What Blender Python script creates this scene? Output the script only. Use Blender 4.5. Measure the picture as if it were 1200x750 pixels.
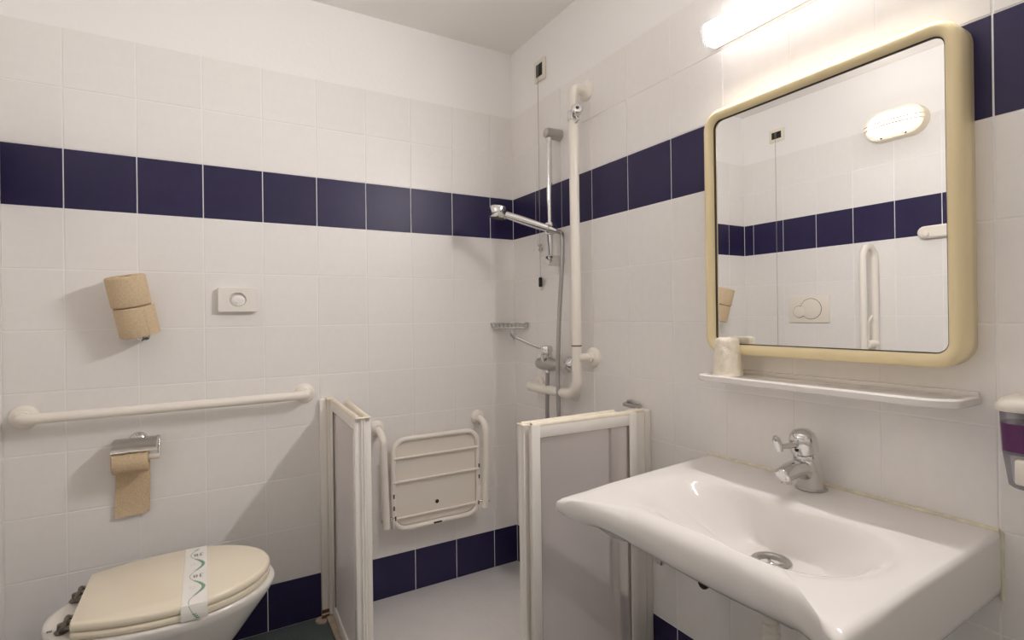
import bpy, bmesh, math, random
from mathutils import Vector, Matrix
R_ = math.radians
PI = math.pi
random.seed(7)
for o in list(bpy.data.objects):
    bpy.data.objects.remove(o)
SC = bpy.context.scene
COL = SC.collection

# ------------------------------------------------------------------ camera, world, exposure
cam = bpy.data.cameras.new('camera')
cam_o = bpy.data.objects.new('camera', cam)
COL.objects.link(cam_o)
cam.sensor_fit = 'HORIZONTAL'
cam.sensor_width = 36.0
cam.lens = 36.0 * 610.96 / 1200.0
cam.shift_x = 12.93 / 1200.0
cam.shift_y = -5.91 / 1200.0
cam.clip_start = 0.02
YAW, PITCH, ROLL = 0.5178, 0.0016, -0.0133
_F = Vector((math.sin(YAW) * math.cos(PITCH), math.cos(YAW) * math.cos(PITCH), math.sin(PITCH)))
_R = Vector((math.cos(YAW), -math.sin(YAW), 0))
_U = _R.cross(_F)
_R2 = _R * math.cos(ROLL) + _U * math.sin(ROLL)
_U2 = -_R * math.sin(ROLL) + _U * math.cos(ROLL)
M = Matrix.Identity(4)
for i in range(3):
    M[i][0], M[i][1], M[i][2] = _R2[i], _U2[i], -_F[i]
M.translation = Vector((-1.3306, -2.2016, 1.2282))
cam_o.matrix_world = M
SC.camera = cam_o

world = bpy.data.worlds.new('world')
SC.world = world
world.use_nodes = True
world.node_tree.nodes['Background'].inputs[0].default_value = (1, 0.96, 0.9, 1)
world.node_tree.nodes['Background'].inputs[1].default_value = 0.05
SC.view_settings.view_transform = 'Standard'
SC.view_settings.look = 'None'
SC.view_settings.gamma = 1.0
SC.view_settings.use_curve_mapping = False
SC.view_settings.exposure = 0.21
SC.cycles.use_denoising = True
SC.cycles.max_bounces = 14
SC.cycles.diffuse_bounces = 8
SC.cycles.glossy_bounces = 6
SC.cycles.transmission_bounces = 10
SC.cycles.sample_clamp_indirect = 6.0
TUBE_LIGHT = 150.0      # emission of the tube lamp over the mirror
BULKHEAD_LIGHT = 17.0  # emission of the oval lamp on the left wall

# ------------------------------------------------------------------ materials
def lin(h):
    h = h.lstrip('#')
    out = []
    for k in (0, 2, 4):
        c = int(h[k:k + 2], 16) / 255.0
        out.append(c / 12.92 if c <= 0.04045 else ((c + 0.055) / 1.055) ** 2.4)
    return (*out, 1.0)

def mat(name, col, rough=0.4, metal=0.0, spec=0.5, vary=0.0, bump=0.0, bscale=8.0, mott=0.0, mscale=30.0, coat=0.0):
    m = bpy.data.materials.new(name)
    m.use_nodes = True
    nt = m.node_tree
    b = nt.nodes['Principled BSDF']
    c = lin(col) if isinstance(col, str) else (*col, 1.0)
    b.inputs['Base Color'].default_value = c
    b.inputs['Roughness'].default_value = rough
    b.inputs['Metallic'].default_value = metal
    b.inputs['Specular IOR Level'].default_value = spec
    if coat:
        b.inputs['Coat Weight'].default_value = coat
        b.inputs['Coat Roughness'].default_value = 0.08
    src = None
    if vary or mott:
        rgb = nt.nodes.new('ShaderNodeRGB')
        rgb.outputs[0].default_value = c
        src = rgb.outputs[0]
    if vary:
        oi = nt.nodes.new('ShaderNodeObjectInfo')
        mr = nt.nodes.new('ShaderNodeMapRange')
        mr.inputs['To Min'].default_value = 1 - vary
        mr.inputs['To Max'].default_value = 1 + vary
        nt.links.new(oi.outputs['Random'], mr.inputs['Value'])
        mx = nt.nodes.new('ShaderNodeMix')
        mx.data_type = 'RGBA'
        mx.blend_type = 'MULTIPLY'
        mx.inputs[0].default_value = 1
        nt.links.new(src, mx.inputs[6])
        nt.links.new(mr.outputs[0], mx.inputs[7])
        src = mx.outputs[2]
    tc = None
    if mott or bump:
        tc = nt.nodes.new('ShaderNodeTexCoord')
    if mott:
        nz = nt.nodes.new('ShaderNodeTexNoise')
        nz.inputs['Scale'].default_value = mscale
        nz.inputs['Detail'].default_value = 4
        nt.links.new(tc.outputs['Object'], nz.inputs['Vector'])
        mr = nt.nodes.new('ShaderNodeMapRange')
        mr.inputs['From Min'].default_value = 0.3
        mr.inputs['From Max'].default_value = 0.7
        mr.inputs['To Min'].default_value = 1 - mott
        mr.inputs['To Max'].default_value = 1 + mott
        nt.links.new(nz.outputs[0], mr.inputs['Value'])
        mx = nt.nodes.new('ShaderNodeMix')
        mx.data_type = 'RGBA'
        mx.blend_type = 'MULTIPLY'
        mx.inputs[0].default_value = 1
        nt.links.new(src, mx.inputs[6])
        nt.links.new(mr.outputs[0], mx.inputs[7])
        src = mx.outputs[2]
    if src is not None:
        nt.links.new(src, b.inputs['Base Color'])
    if bump:
        nz = nt.nodes.new('ShaderNodeTexNoise')
        nz.inputs['Scale'].default_value = bscale
        nz.inputs['Detail'].default_value = 3
        nt.links.new(tc.outputs['Object'], nz.inputs['Vector'])
        bp = nt.nodes.new('ShaderNodeBump')
        bp.inputs['Strength'].default_value = bump
        bp.inputs['Distance'].default_value = 0.004
        nt.links.new(nz.outputs[0], bp.inputs['Height'])
        nt.links.new(bp.outputs[0], b.inputs['Normal'])
    return m

def emis(name, col, strength, rough=0.3):
    m = mat(name, col, rough)
    b = m.node_tree.nodes['Principled BSDF']
    b.inputs['Emission Color'].default_value = (*col, 1.0) if not isinstance(col, str) else lin(col)
    b.inputs['Emission Strength'].default_value = strength
    return m

def glassy(name, col, rough, ior=1.45, diffuse=0.0, dcol=(0.8, 0.8, 0.8)):
    """rough see-through sheet: refraction mixed with some translucent scatter"""
    m = bpy.data.materials.new(name)
    m.use_nodes = True
    nt = m.node_tree
    b = nt.nodes['Principled BSDF']
    b.inputs['Base Color'].default_value = (*col, 1)
    b.inputs['Roughness'].default_value = rough
    b.inputs['Transmission Weight'].default_value = 1.0
    b.inputs['IOR'].default_value = ior
    if diffuse:
        out = nt.nodes['Material Output']
        tr = nt.nodes.new('ShaderNodeBsdfTranslucent')
        tr.inputs[0].default_value = (*dcol, 1)
        df = nt.nodes.new('ShaderNodeBsdfDiffuse')
        df.inputs[0].default_value = (*dcol, 1)
        m1 = nt.nodes.new('ShaderNodeMixShader')
        m1.inputs[0].default_value = 0.5
        m2 = nt.nodes.new('ShaderNodeMixShader')
        m2.inputs[0].default_value = diffuse
        nt.links.new(tr.outputs[0], m1.inputs[1])
        nt.links.new(df.outputs[0], m1.inputs[2])
        nt.links.new(b.outputs[0], m2.inputs[1])
        nt.links.new(m1.outputs[0], m2.inputs[2])
        nt.links.new(m2.outputs[0], out.inputs[0])
    return m

MT = {}
MT['plaster'] = mat('white_plaster', '#f6f4f2', 0.9, spec=0.2, bump=0.15, bscale=60)
MT['ceiling'] = mat('ceiling_paint', '#f2efeb', 0.95, spec=0.15, bump=0.1, bscale=50)
MT['tile'] = mat('white_glazed_tile', '#efece9', 0.36, spec=0.4, vary=0.012, bump=0.10, bscale=14, mott=0.012, mscale=40)
MT['tile_blue'] = mat('cobalt_glazed_tile', '#2b254a', 0.40, spec=0.35, vary=0.05, bump=0.12, bscale=14, mott=0.06, mscale=25)
MT['ceramic'] = mat('sanitary_ceramic', '#ebe7e3', 0.10, spec=0.5)
MT['pan'] = mat('toilet_ceramic', '#e6e1da', 0.12, spec=0.5)
MT['cream'] = mat('cream_seat_plastic', '#f0e5cf', 0.22, spec=0.45)
MT['frame_cream'] = mat('yellowed_cream_plastic', '#f4e3b6', 0.16, spec=0.45)
MT['white_pl'] = mat('white_plastic', '#efe8dd', 0.32)
MT['rail'] = mat('white_nylon_rail', '#f3ede3', 0.30)
MT['screen'] = mat('white_lacquered_profile', '#f3eee7', 0.35)
MT['screen_old'] = mat('yellowed_profile_caps', '#eee4d0', 0.45, mott=0.05, mscale=40)
MT['rust'] = mat('rust_stain', '#6b4a30', 0.8, mott=0.3, mscale=90)
MT['chrome'] = mat('chrome', (0.72, 0.71, 0.70), 0.13, metal=1.0)
MT['steel'] = mat('brushed_steel', (0.50, 0.48, 0.46), 0.33, metal=1.0)
MT['hose'] = mat('steel_hose', (0.45, 0.44, 0.43), 0.30, metal=1.0)
MT['hinge'] = mat('tarnished_metal', (0.20, 0.17, 0.14), 0.35, metal=1.0, mott=0.3, mscale=80)
MT['black'] = mat('black_plastic', '#17150f', 0.45)
MT['dark'] = mat('dark_hole', '#1d1a17', 0.8)
MT['tp'] = mat('recycled_tissue', '#dcc5a4', 0.95, spec=0.05, bump=0.9, bscale=300, mott=0.07, mscale=150)
MT['card'] = mat('roll_core_card', '#b39a78', 0.9, spec=0.1)
MT['tissue'] = mat('white_liner', '#f4f1ee', 0.7, bump=0.8, bscale=120)
MT['paper'] = mat('white_paper', '#f0ece6', 0.7, spec=0.2)
MT['wrap'] = mat('cream_wrapper', '#f5ecd9', 0.45, spec=0.4, bump=1.0, bscale=90)
MT['ink_green'] = mat('green_ink', '#3f9a68', 0.8)
MT['ink_grey'] = mat('grey_ink', '#7a6f68', 0.8)
MT['switch'] = mat('ivory_switch_plate', '#e8e3d3', 0.4)
MT['mirror'] = mat('mirror_silver', (0.93, 0.93, 0.92), 0.0, metal=1.0)
MT['gap'] = mat('dark_gap', '#4a443c', 0.8)
MT['gasket'] = mat('grey_gasket', '#8d857b', 0.7)
MT['tray'] = mat('shower_tray_resin', '#ebe8e6', 0.4, bump=0.25, bscale=45, mott=0.02, mscale=12)
MT['floor'] = mat('dark_speckled_floor', '#5b6665', 0.5, mott=0.35, mscale=260, bump=0.1, bscale=200)
MT['kerb'] = mat('worn_kerb', '#c3b5a2', 0.8, mott=0.18, mscale=45)
MT['silicone'] = mat('aged_silicone', '#e3dcc6', 0.5, mott=0.12, mscale=40)
MT['hygiene'] = mat('bag_box_plastic', '#eee9e2', 0.35)
MT['cord'] = mat('pull_cord', '#a8a199', 0.7)
MT['frost'] = glassy('frosted_pane', (0.97, 0.97, 0.98), 0.19, 1.08, 0.33, (0.98, 0.93, 0.92))
MT['tank'] = glassy('smoked_clear_plastic', (0.85, 0.85, 0.90), 0.12, 1.06, 0.35, (0.55, 0.54, 0.60))
MT['soap'] = mat('purple_soap', '#5d2a5c', 0.15, spec=0.5)
MT['tube'] = emis('lit_tube_cover', (1.0, 0.968, 0.965), TUBE_LIGHT)
MT['tube_side'] = emis('frosted_lamp_side', (1.0, 0.968, 0.965), 2.6)
MT['endcap'] = glassy('clear_end_cap', (0.95, 0.95, 0.95), 0.15, 1.2, 0.4, (0.85, 0.84, 0.82))
MT['bulb'] = emis('lit_bulkhead_glass', (1.0, 0.95, 0.93), BULKHEAD_LIGHT)
MT['door'] = mat('pale_door', '#ebe5db', 0.5)

# ------------------------------------------------------------------ mesh helpers
def rootloc(p):
    l = Vector((0, 0, 0))
    while p is not None:
        l += p.location
        p = p.parent
    return l

def obj(name, bm, m, parent=None, smooth=38, loc=None, kind=None, label=None):
    """link bm (built in room coordinates) as ONE mesh object"""
    base = rootloc(parent)
    if parent is None and loc is not None:
        base = Vector(loc)
    if base.length:
        bmesh.ops.translate(bm, verts=bm.verts, vec=-base)
    bmesh.ops.remove_doubles(bm, verts=bm.verts, dist=1e-6)
    bmesh.ops.recalc_face_normals(bm, faces=bm.faces)
    a = R_(smooth)
    for f in bm.faces:
        f.smooth = True
    for e in bm.edges:
        if len(e.link_faces) == 2:
            if e.calc_face_angle(0) > a:
                e.smooth = False
        else:
            e.smooth = False
    me = bpy.data.meshes.new(name)
    bm.to_mesh(me)
    bm.free()
    me.materials.append(m)
    o = bpy.data.objects.new(name, me)
    COL.objects.link(o)
    if parent is not None:
        o.parent = parent
    elif loc is not None:
        o.location = loc
    if kind:
        o['kind'] = kind
    if label:
        o['label'] = label
    return o

def thing(name, label, cat, loc, group=None):
    o = bpy.data.objects.new(name, None)
    o.empty_display_size = 0.05
    COL.objects.link(o)
    o.location = loc
    o['label'] = label
    o['category'] = cat
    if group:
        o['group'] = group
    return o

def tag(o, label, cat, group=None):
    o['label'] = label
    o['category'] = cat
    if group:
        o['group'] = group
    return o

def box(lo, hi, bev=0.0, seg=2, bm=None):
    t = bmesh.new()
    lo, hi = Vector(lo), Vector(hi)
    bmesh.ops.create_cube(t, size=1.0)
    for v in t.verts:
        v.co = Vector((lo[i] + (v.co[i] + 0.5) * (hi[i] - lo[i]) for i in range(3)))
    if bev:
        bmesh.ops.bevel(t, geom=list(t.edges), offset=bev, segments=seg, affect='EDGES', profile=0.5)
    if bm is None:
        return t
    return join(bm, t)

def join(bm, t):
    me = bpy.data.meshes.new('tmp')
    t.to_mesh(me)
    t.free()
    bm.from_mesh(me)
    bpy.data.meshes.remove(me)
    return bm

def fillet(pts, rad, n=8):
    """round the corners of a polyline"""
    pts = [Vector(p) for p in pts]
    if not rad:
        return pts
    out = [pts[0]]
    for i in range(1, len(pts) - 1):
        a, b, c = pts[i - 1], pts[i], pts[i + 1]
        d1, d2 = (a - b), (c - b)
        l1, l2 = d1.length, d2.length
        d1.normalize()
        d2.normalize()
        ang = d1.angle(d2)
        if ang > PI - 0.02:
            out.append(b)
            continue
        rr = rad[i - 1] if isinstance(rad, (list, tuple)) else rad
        t = min(rr / math.tan(ang / 2), l1 * 0.49, l2 * 0.49)
        r = t * math.tan(ang / 2)
        bis = (d1 + d2).normalized()
        cen = b + bis * (r / math.sin(ang / 2))
        p1, p2 = b + d1 * t - cen, b + d2 * t - cen
        for k in range(n + 1):
            s = k / n
            w = (PI - ang)
            v = (p1 * math.sin((1 - s) * w) + p2 * math.sin(s * w)) / math.sin(w)
            out.append(cen + v)
    out.append(pts[-1])
    return out

def catmull(pts, n=8):
    pts = [Vector(p) for p in pts]
    P = [pts[0] * 2 - pts[1]] + pts + [pts[-1] * 2 - pts[-2]]
    out = []
    for i in range(1, len(P) - 2):
        for k in range(n):
            t = k / n
            a, b, c, d = P[i - 1], P[i], P[i + 1], P[i + 2]
            out.append(0.5 * ((2 * b) + (c - a) * t + (2 * a - 5 * b + 4 * c - d) * t * t + (3 * b - a - 3 * c + d) * t ** 3))
    out.append(pts[-1])
    return out

def pipe(pts, r, n=16, closed=False, bm=None, cap=True, sx=1.0):
    bm = bm or bmesh.new()
    pts = [Vector(p) for p in pts]
    N = len(pts)
    rr = r if isinstance(r, (list, tuple)) else [r] * N
    rings = []
    tan0 = None
    for i in range(N):
        if closed:
            t = (pts[(i + 1) % N] - pts[i - 1]).normalized()
        elif i == 0:
            t = (pts[1] - pts[0]).normalized()
        elif i == N - 1:
            t = (pts[-1] - pts[-2]).normalized()
        else:
            t = ((pts[i + 1] - pts[i]).normalized() + (pts[i] - pts[i - 1]).normalized()).normalized()
        if tan0 is None:
            up = Vector((0, 0, 1)) if abs(t.z) < 0.9 else Vector((0, 1, 0))
            nrm = (up - t * up.dot(t)).normalized()
        else:
            q = tan0.rotation_difference(t)
            nrm = q @ nrm
            nrm = (nrm - t * nrm.dot(t)).normalized()
        tan0 = t
        bi = t.cross(nrm)
        rings.append([bm.verts.new(pts[i] + (nrm * math.cos(2 * PI * k / n) + bi * math.sin(2 * PI * k / n) * sx) * rr[i]) for k in range(n)])
    for i in range(N if closed else N - 1):
        a, b = rings[i], rings[(i + 1) % N]
        for k in range(n):
            bm.faces.new((a[k], a[(k + 1) % n], b[(k + 1) % n], b[k]))
    if cap and not closed:
        bm.faces.new(rings[0][::-1])
        bm.faces.new(rings[-1])
    return bm

def lathe(prof, org, axis, n=32, bm=None, cap=True):
    """prof: list of (radius, distance along axis)"""
    bm = bm or bmesh.new()
    ax = Vector(axis).normalized()
    up = Vector((0, 0, 1)) if abs(ax.z) < 0.9 else Vector((0, 1, 0))
    u = (up - ax * up.dot(ax)).normalized()
    v = ax.cross(u)
    org = Vector(org)
    rings = []
    for r, h in prof:
        if r < 1e-6:
            rings.append([bm.verts.new(org + ax * h)])
        else:
            rings.append([bm.verts.new(org + ax * h + (u * math.cos(2 * PI * k / n) + v * math.sin(2 * PI * k / n)) * r) for k in range(n)])
    for a, b in zip(rings, rings[1:]):
        if len(a) == 1 and len(b) == 1:
            continue
        for k in range(n):
            k2 = (k + 1) % n
            if len(a) == 1:
                bm.faces.new((a[0], b[k2], b[k]))
            elif len(b) == 1:
                bm.faces.new((a[k], a[k2], b[0]))
            else:
                bm.faces.new((a[k], a[k2], b[k2], b[k]))
    if cap:
        for rg in (rings[0], rings[-1]):
            if len(rg) > 2:
                bm.faces.new(rg)
    return bm

def loft(rings, cap0=True, cap1=True, bm=None):
    bm = bm or bmesh.new()
    rs = [[bm.verts.new(p) for p in r] for r in rings]
    n = len(rs[0])
    for a, b in zip(rs, rs[1:]):
        for k in range(n):
            bm.faces.new((a[k], a[(k + 1) % n], b[(k + 1) % n], b[k]))
    if cap0:
        bm.faces.new(rs[0][::-1])
    if cap1:
        bm.faces.new(rs[-1])
    return bm

def rrect(w, h, r, n=6):
    """rounded rectangle outline centred on 0, in 2-D"""
    out = []
    for cx, cy, a0 in ((w / 2 - r, h / 2 - r, 0), (-w / 2 + r, h / 2 - r, 90), (-w / 2 + r, -h / 2 + r, 180), (w / 2 - r, -h / 2 + r, 270)):
        for k in range(n + 1):
            a = R_(a0 + 90 * k / n)
            out.append((cx + r * math.cos(a), cy + r * math.sin(a)))
    return out

def smooth01(t):
    t = max(0.0, min(1.0, t))
    return t * t * (3 - 2 * t)

# ------------------------------------------------------------------ room shell (tile faces lie on x = 0, y = 0, x = -1.885)
XL, YF, ZC, ZF = -1.885, -2.90, 2.515, 0.02
SUB = 0.0016            # the wall surface lies this far behind the tile faces

def struct(name, bm, m):
    o = obj(name, bm, m)
    o['kind'] = 'structure'
    return o

wall_back = struct('wall_back', box((XL - 0.12, SUB, 0), (0.12, 0.12, ZC + 0.1)), MT['plaster'])
wall_right = struct('wall_right', box((SUB, YF - 0.12, 0), (0.12, SUB - 0.0002, ZC + 0.1)), MT['plaster'])
wall_left = struct('wall_left', box((XL - 0.12, YF - 0.12, 0), (XL - SUB, SUB - 0.0002, ZC + 0.1)), MT['plaster'])
wall_front = struct('wall_front', box((XL - SUB + 0.0002, YF - 0.12, 0), (SUB - 0.0002, YF - SUB, ZC + 0.1)), MT['plaster'])
floor = struct('floor', box((XL - 0.12, YF - 0.12, -0.12), (0.12, 0.12, ZF)), MT['floor'])
ceiling = struct('ceiling', box((XL - SUB, YF - SUB, ZC), (SUB, SUB, ZC + 0.1)), MT['ceiling'])

GAP = 0.0036
_tile_cache = {}

def tile_mesh(w, h, axis, sign, m):
    """a glazed tile with eased edges, face towards the room; origin at its lower corner on the face plane"""
    key = (round(w, 4), round(h, 4), axis, sign, m.name)
    if key in _tile_cache:
        return _tile_cache[key]
    g, e, d = GAP / 2, 0.0010, 0.0004
    bm = bmesh.new()
    def ring(ins, dep):
        pts = []
        for (a, b) in ((ins, ins), (w - ins, ins), (w - ins, h - ins), (ins, h - ins)):
            pts.append((a, -sign * dep, b) if axis == 'x' else (-sign * dep, a, b))
        return [bm.verts.new(p) for p in pts]
    r0, r1, r2 = ring(g + e, 0.0), ring(g, d), ring(g, SUB + 0.0005)
    bm.faces.new(r0)
    for a, b in ((r0, r1), (r1, r2)):
        for k in range(4):
            bm.faces.new((a[k], a[(k + 1) % 4], b[(k + 1) % 4], b[k]))
    bm.faces.new(r2[::-1])
    bmesh.ops.recalc_face_normals(bm, faces=bm.faces)
    me = bpy.data.meshes.new('tile')
    bm.to_mesh(me)
    bm.free()
    me.materials.append(m)
    _tile_cache[key] = me
    return me

rows = [(ZF, 0.2)] + [(0.2 * k, 0.2 * (k + 1)) for k in range(1, 11)]
BLUE_ROWS = (0, 8)

def tile_wall(wall, axis, sign, plane, cuts, single_to):
    """lay tiles between the joint positions in cuts; the columns past index single_to are joined"""
    rest = {False: bmesh.new(), True: bmesh.new()}
    for ci, (a, b) in enumerate(zip(cuts, cuts[1:])):
        lo, w = min(a, b), abs(b - a)
        for ri, (z0, z1) in enumerate(rows):
            blue = ri in BLUE_ROWS
            me = tile_mesh(w, z1 - z0, axis, sign, MT['tile_blue'] if blue else MT['tile'])
            loc = (lo, plane, z0) if axis == 'x' else (plane, lo, z0)
            if ci < single_to:
                o = bpy.data.objects.new('blue_tile' if blue else 'tile', me)
                COL.objects.link(o)
                o.parent = wall
                o.location = loc
            else:
                t = bmesh.new()
                t.from_mesh(me)
                bmesh.ops.translate(t, verts=t.verts, vec=loc)
                join(rest[blue], t)
    for blue, bm in rest.items():
        if bm.verts:
            obj('blue_tile_field' if blue else 'tile_field', bm, MT['tile_blue'] if blue else MT['tile'], wall, smooth=10, kind='stuff')
        else:
            bm.free()

cb = [0.0] + [-0.1284 - 0.2 * k for k in range(9)] + [XL]
tile_wall(wall_back, 'x', -1, 0.0, cb, 99)
cr = [0.0] + [-0.2 * k for k in range(1, 15)] + [YF]
tile_wall(wall_right, 'y', -1, 0.0, cr, 11)
cl = [0.0] + [-0.065 - 0.2 * k for k in range(15)] + [YF]
tile_wall(wall_left, 'y', 1, XL, cl, 8)
cf = [XL] + [-1.7284 + 0.2 * k for k in range(9)] + [0.0]
tile_wall(wall_front, 'x', 1, YF, cf, 0)
# door behind the camera
door = struct('door_1', box((-1.60, YF + 0.001, ZF), (-0.75, YF + 0.045, 2.08), 0.004), MT['door'])
obj('door_handle', pipe(fillet([(-0.83, YF + 0.04, 1.05), (-0.83, YF + 0.09, 1.05), (-0.95, YF + 0.09, 1.05)], 0.015), 0.009), MT['chrome'], door)

# ------------------------------------------------------------------ shower tray
tray = thing('shower_tray', 'pale grey flush shower tray in the corner inside the two screens', 'shower tray', (-0.44, -0.44, ZF))
obj('basin', box((-0.90, -0.93, ZF), (-0.003, -0.003, ZF + 0.004), 0.0015), MT['tray'], tray)
kb = bmesh.new()
kp = fillet([(-0.955, -0.004), (-0.955, -0.055), (-0.905, -0.06), (-0.905, -0.96), (-0.003, -0.96)], [0.02, 0.02, 0.03])
box((-0.915, -0.975, ZF), (-0.87, -0.004, ZF + 0.012), 0.004, bm=kb)
box((-0.9, -0.975, ZF), (-0.003, -0.93, ZF + 0.012), 0.004, bm=kb)
kerb = obj('kerb', kb, MT['kerb'], tray)
pb = loft([[(-0.93 + 0.028 * x * (1 if x < 0 else 0.5), -0.03 + 0.027 * y, z) for x, y in ((math.cos(2 * PI * k / 20), math.sin(2 * PI * k / 20)) for k in range(20))] for z in (ZF, ZF + 0.006)])
obj('mortar_patch', pb, MT['kerb'], tray)
db = lathe([(0.045, 0), (0.045, 0.003), (0.040, 0.005), (0.0, 0.005)], (-0.16, -0.72, ZF + 0.004), (0, 0, 1), 28)
obj('drain_grate', db, MT['steel'], tray)

# ------------------------------------------------------------------ toilet (lid top at z 0.487, axis along +x)
CY = -0.415
toilet = thing('toilet', 'white toilet with closed cream seat lid standing against the left wall', 'toilet', (-1.42, CY, ZF))
def egg(xr, xf, xc, w, z, pr=2.0, n=56):
    out = []
    for k in range(n):
        a = 2 * PI * k / n
        c, s = math.cos(a), math.sin(a)
        if c >= 0:
            x, y = xc + (xf - xc) * c, w * s
        else:
            x = xc - (xc - xr) * abs(c) ** (2 / pr)
            y = w * math.copysign(abs(s) ** (2 / pr), s)
        out.append((x, CY + y, z))
    return out
pan_rings = [egg(-1.66, -1.32, -1.50, 0.105, ZF), egg(-1.66, -1.33, -1.50, 0.10, 0.05), egg(-1.67, -1.34, -1.50, 0.10, 0.15),
             egg(-1.68, -1.30, -1.48, 0.115, 0.23), egg(-1.69, -1.24, -1.45, 0.142, 0.30), egg(-1.70, -1.195, -1.43, 0.168, 0.36),
             egg(-1.706, -1.156, -1.42, 0.190, 0.41), egg(-1.707, -1.146, -1.42, 0.198, 0.432), egg(-1.702, -1.149, -1.42, 0.195, 0.440),
             egg(-1.69, -1.158, -1.42, 0.186, 0.4425)]
obj('pan', loft(pan_rings), MT['pan'], toilet, smooth=60)
obj('outlet_pipe', pipe([(-1.64, CY, 0.20), (XL + 0.001, CY, 0.20)], 0.052, 24), MT['white_pl'], toilet)
obj('flush_pipe', pipe([(-1.67, CY, 0.34), (XL + 0.001, CY, 0.34)], 0.024, 20), MT['white_pl'], toilet)
def lid_outline(z, s, n=30):
    xb, xf, xc, w = -1.627 + 0.5 * (1 - s) * 0.1, -1.160, -1.405, 0.195 * s
    xf = xc + (xf - xc) * s
    pts = []
    for k in range(n + 1):
        a = -PI / 2 + PI * k / n
        pts.append((xc + (xf - xc) * math.cos(a), CY + w * math.sin(a), z))
    wb = 0.150 * s
    side = []
    for k in range(1, 9):
        t = k / 8
        x = xc + (xb + 0.012 - xc) * t
        side.append((x, CY + w - (w - wb) * t * t, z))
    cnr = [(xb + 0.012 - 0.012 * math.sin(R_(a)), CY + wb - 0.012 + 0.012 * math.cos(R_(a)), z) for a in (30, 60, 90)]
    pts += side + cnr
    pts += [(p[0], 2 * CY - p[1], p[2]) for p in (side + cnr)[::-1]]
    return pts
seat = obj('seat', loft([lid_outline(0.4440, 0.97), lid_outline(0.4455, 0.992), lid_outline(0.452, 1.0), lid_outline(0.4595, 0.995), lid_outline(0.4620, 0.975)]), MT['cream'], toilet, smooth=50)
lid = obj('lid', loft([lid_outline(0.4645, 0.97), lid_outline(0.4660, 0.995), lid_outline(0.4725, 1.004), lid_outline(0.480, 1.0), lid_outline(0.4845, 0.985), lid_outline(0.4865, 0.955)]), MT['cream'], toilet, smooth=50)
for dy in (-0.085, 0.085):
    hb = lathe([(0.014, 0), (0.016, 0.004), (0.010, 0.010), (0.009, 0.022)], (-1.652, CY + dy, 0.4415), (0, 0, 1), 20)
    pipe([(-1.645, CY + dy - 0.036, 0.461), (-1.645, CY + dy + 0.036, 0.461)], 0.0068, 14, bm=hb)
    for q in (-0.03, 0.0, 0.03):
        box((-1.652, CY + dy + q - 0.007, 0.458), (-1.622, CY + dy + q + 0.007, 0.4655), 0.002, bm=hb)
    obj('hinge', hb, MT['hinge'], toilet)
mk = bmesh.new()
for k in range(3):
    box((-1.6855 + k * 0.004, CY - 0.070 + (k % 2) * 0.002, 0.4423), (-1.683 + k * 0.004, CY - 0.060, 0.4429), bm=mk)
obj('maker_mark', mk, MT['ink_grey'], toilet)

# sealed paper band over lid and seat
band = thing('sanitary_band', 'white printed paper band wrapped across the closed toilet lid', 'paper band', (-1.36, CY, 0.487))
def band_path():
    hw = 0.193
    p = [(-hw - 0.0035, 0.4435), (-hw - 0.0055, 0.452), (-hw - 0.0058, 0.472), (-hw - 0.002, 0.4835), (-hw + 0.012, 0.4878)]
    return p + [(0, 0.4878)] + [(-y, z) for y, z in p[::-1]]
bp_ = band_path()
BX0, BX1 = -1.392, -1.330
def band_at(x, s):
    """room point on the band: s runs along its path from the near edge"""
    ls = [math.dist(a, b) for a, b in zip(bp_, bp_[1:])]
    for (a, b), l in zip(zip(bp_, bp_[1:]), ls):
        if s <= l:
            t = s / l
            n = Vector((a[1] - b[1], b[0] - a[0])).normalized()
            return Vector((x, CY + a[0] + (b[0] - a[0]) * t, a[1] + (b[1] - a[1]) * t)), Vector((0, n.x, n.y))
        s -= l
    return Vector((x, CY + bp_[-1][0], bp_[-1][1])), Vector((0, 1, 0))
bb = bmesh.new()
ringA = []
for k, (y, z) in enumerate(bp_):
    x0, x1 = BX0 + 0.004 * (k / len(bp_)), BX1 - 0.001 * (k / len(bp_))
    ringA.append([bb.verts.new((x0, CY + y, z)), bb.verts.new((x1, CY + y, z))])
for a, b in zip(ringA, ringA[1:]):
    bb.faces.new((a[0], a[1], b[1], b[0]))
bmesh.ops.solidify(bb, geom=list(bb.faces), thickness=-0.0003)
obj('paper_strip', bb, MT['paper'], band)
def dab(bm, x, s, w, h, ang=0.0):
    """a flat printed mark on the band"""
    c, n = band_at(x, s)
    vs = []
    for u, v in ((-w, -h), (w, -h), (w, h), (-w, h)):
        uu, vv = u * math.cos(ang) - v * math.sin(ang), u * math.sin(ang) + v * math.cos(ang)
        p, n2 = band_at(x + uu, max(0.0, s + vv))
        vs.append(bm.verts.new(p + n2 * 0.0006))
    bm.faces.new(vs)
gb, kb2, wb_ = bmesh.new(), bmesh.new(), bmesh.new()
xm = (BX0 + BX1) / 2
S0, S1, WL = 0.004, 0.40, 0.155
k = 0
s = S0
while s < S1:
    ph = 2 * PI * (s - 0.125) / WL
    x = xm + 0.004 + 0.017 * math.cos(ph)
    sl = -0.017 * 2 * PI / WL * math.sin(ph)
    dab(gb, x, s, 0.0006, 0.0028, -math.atan(sl))
    leaf = 0.5 + 0.5 * math.cos(ph)
    if leaf > 0.35:
        for sd in (-1, 1):
            dab(gb, x + sd * 0.0028, s + 0.001, 0.0009 + 0.0012 * leaf, 0.0013, 0.6 * sd)
    s += 0.0052
    k += 1
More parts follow.
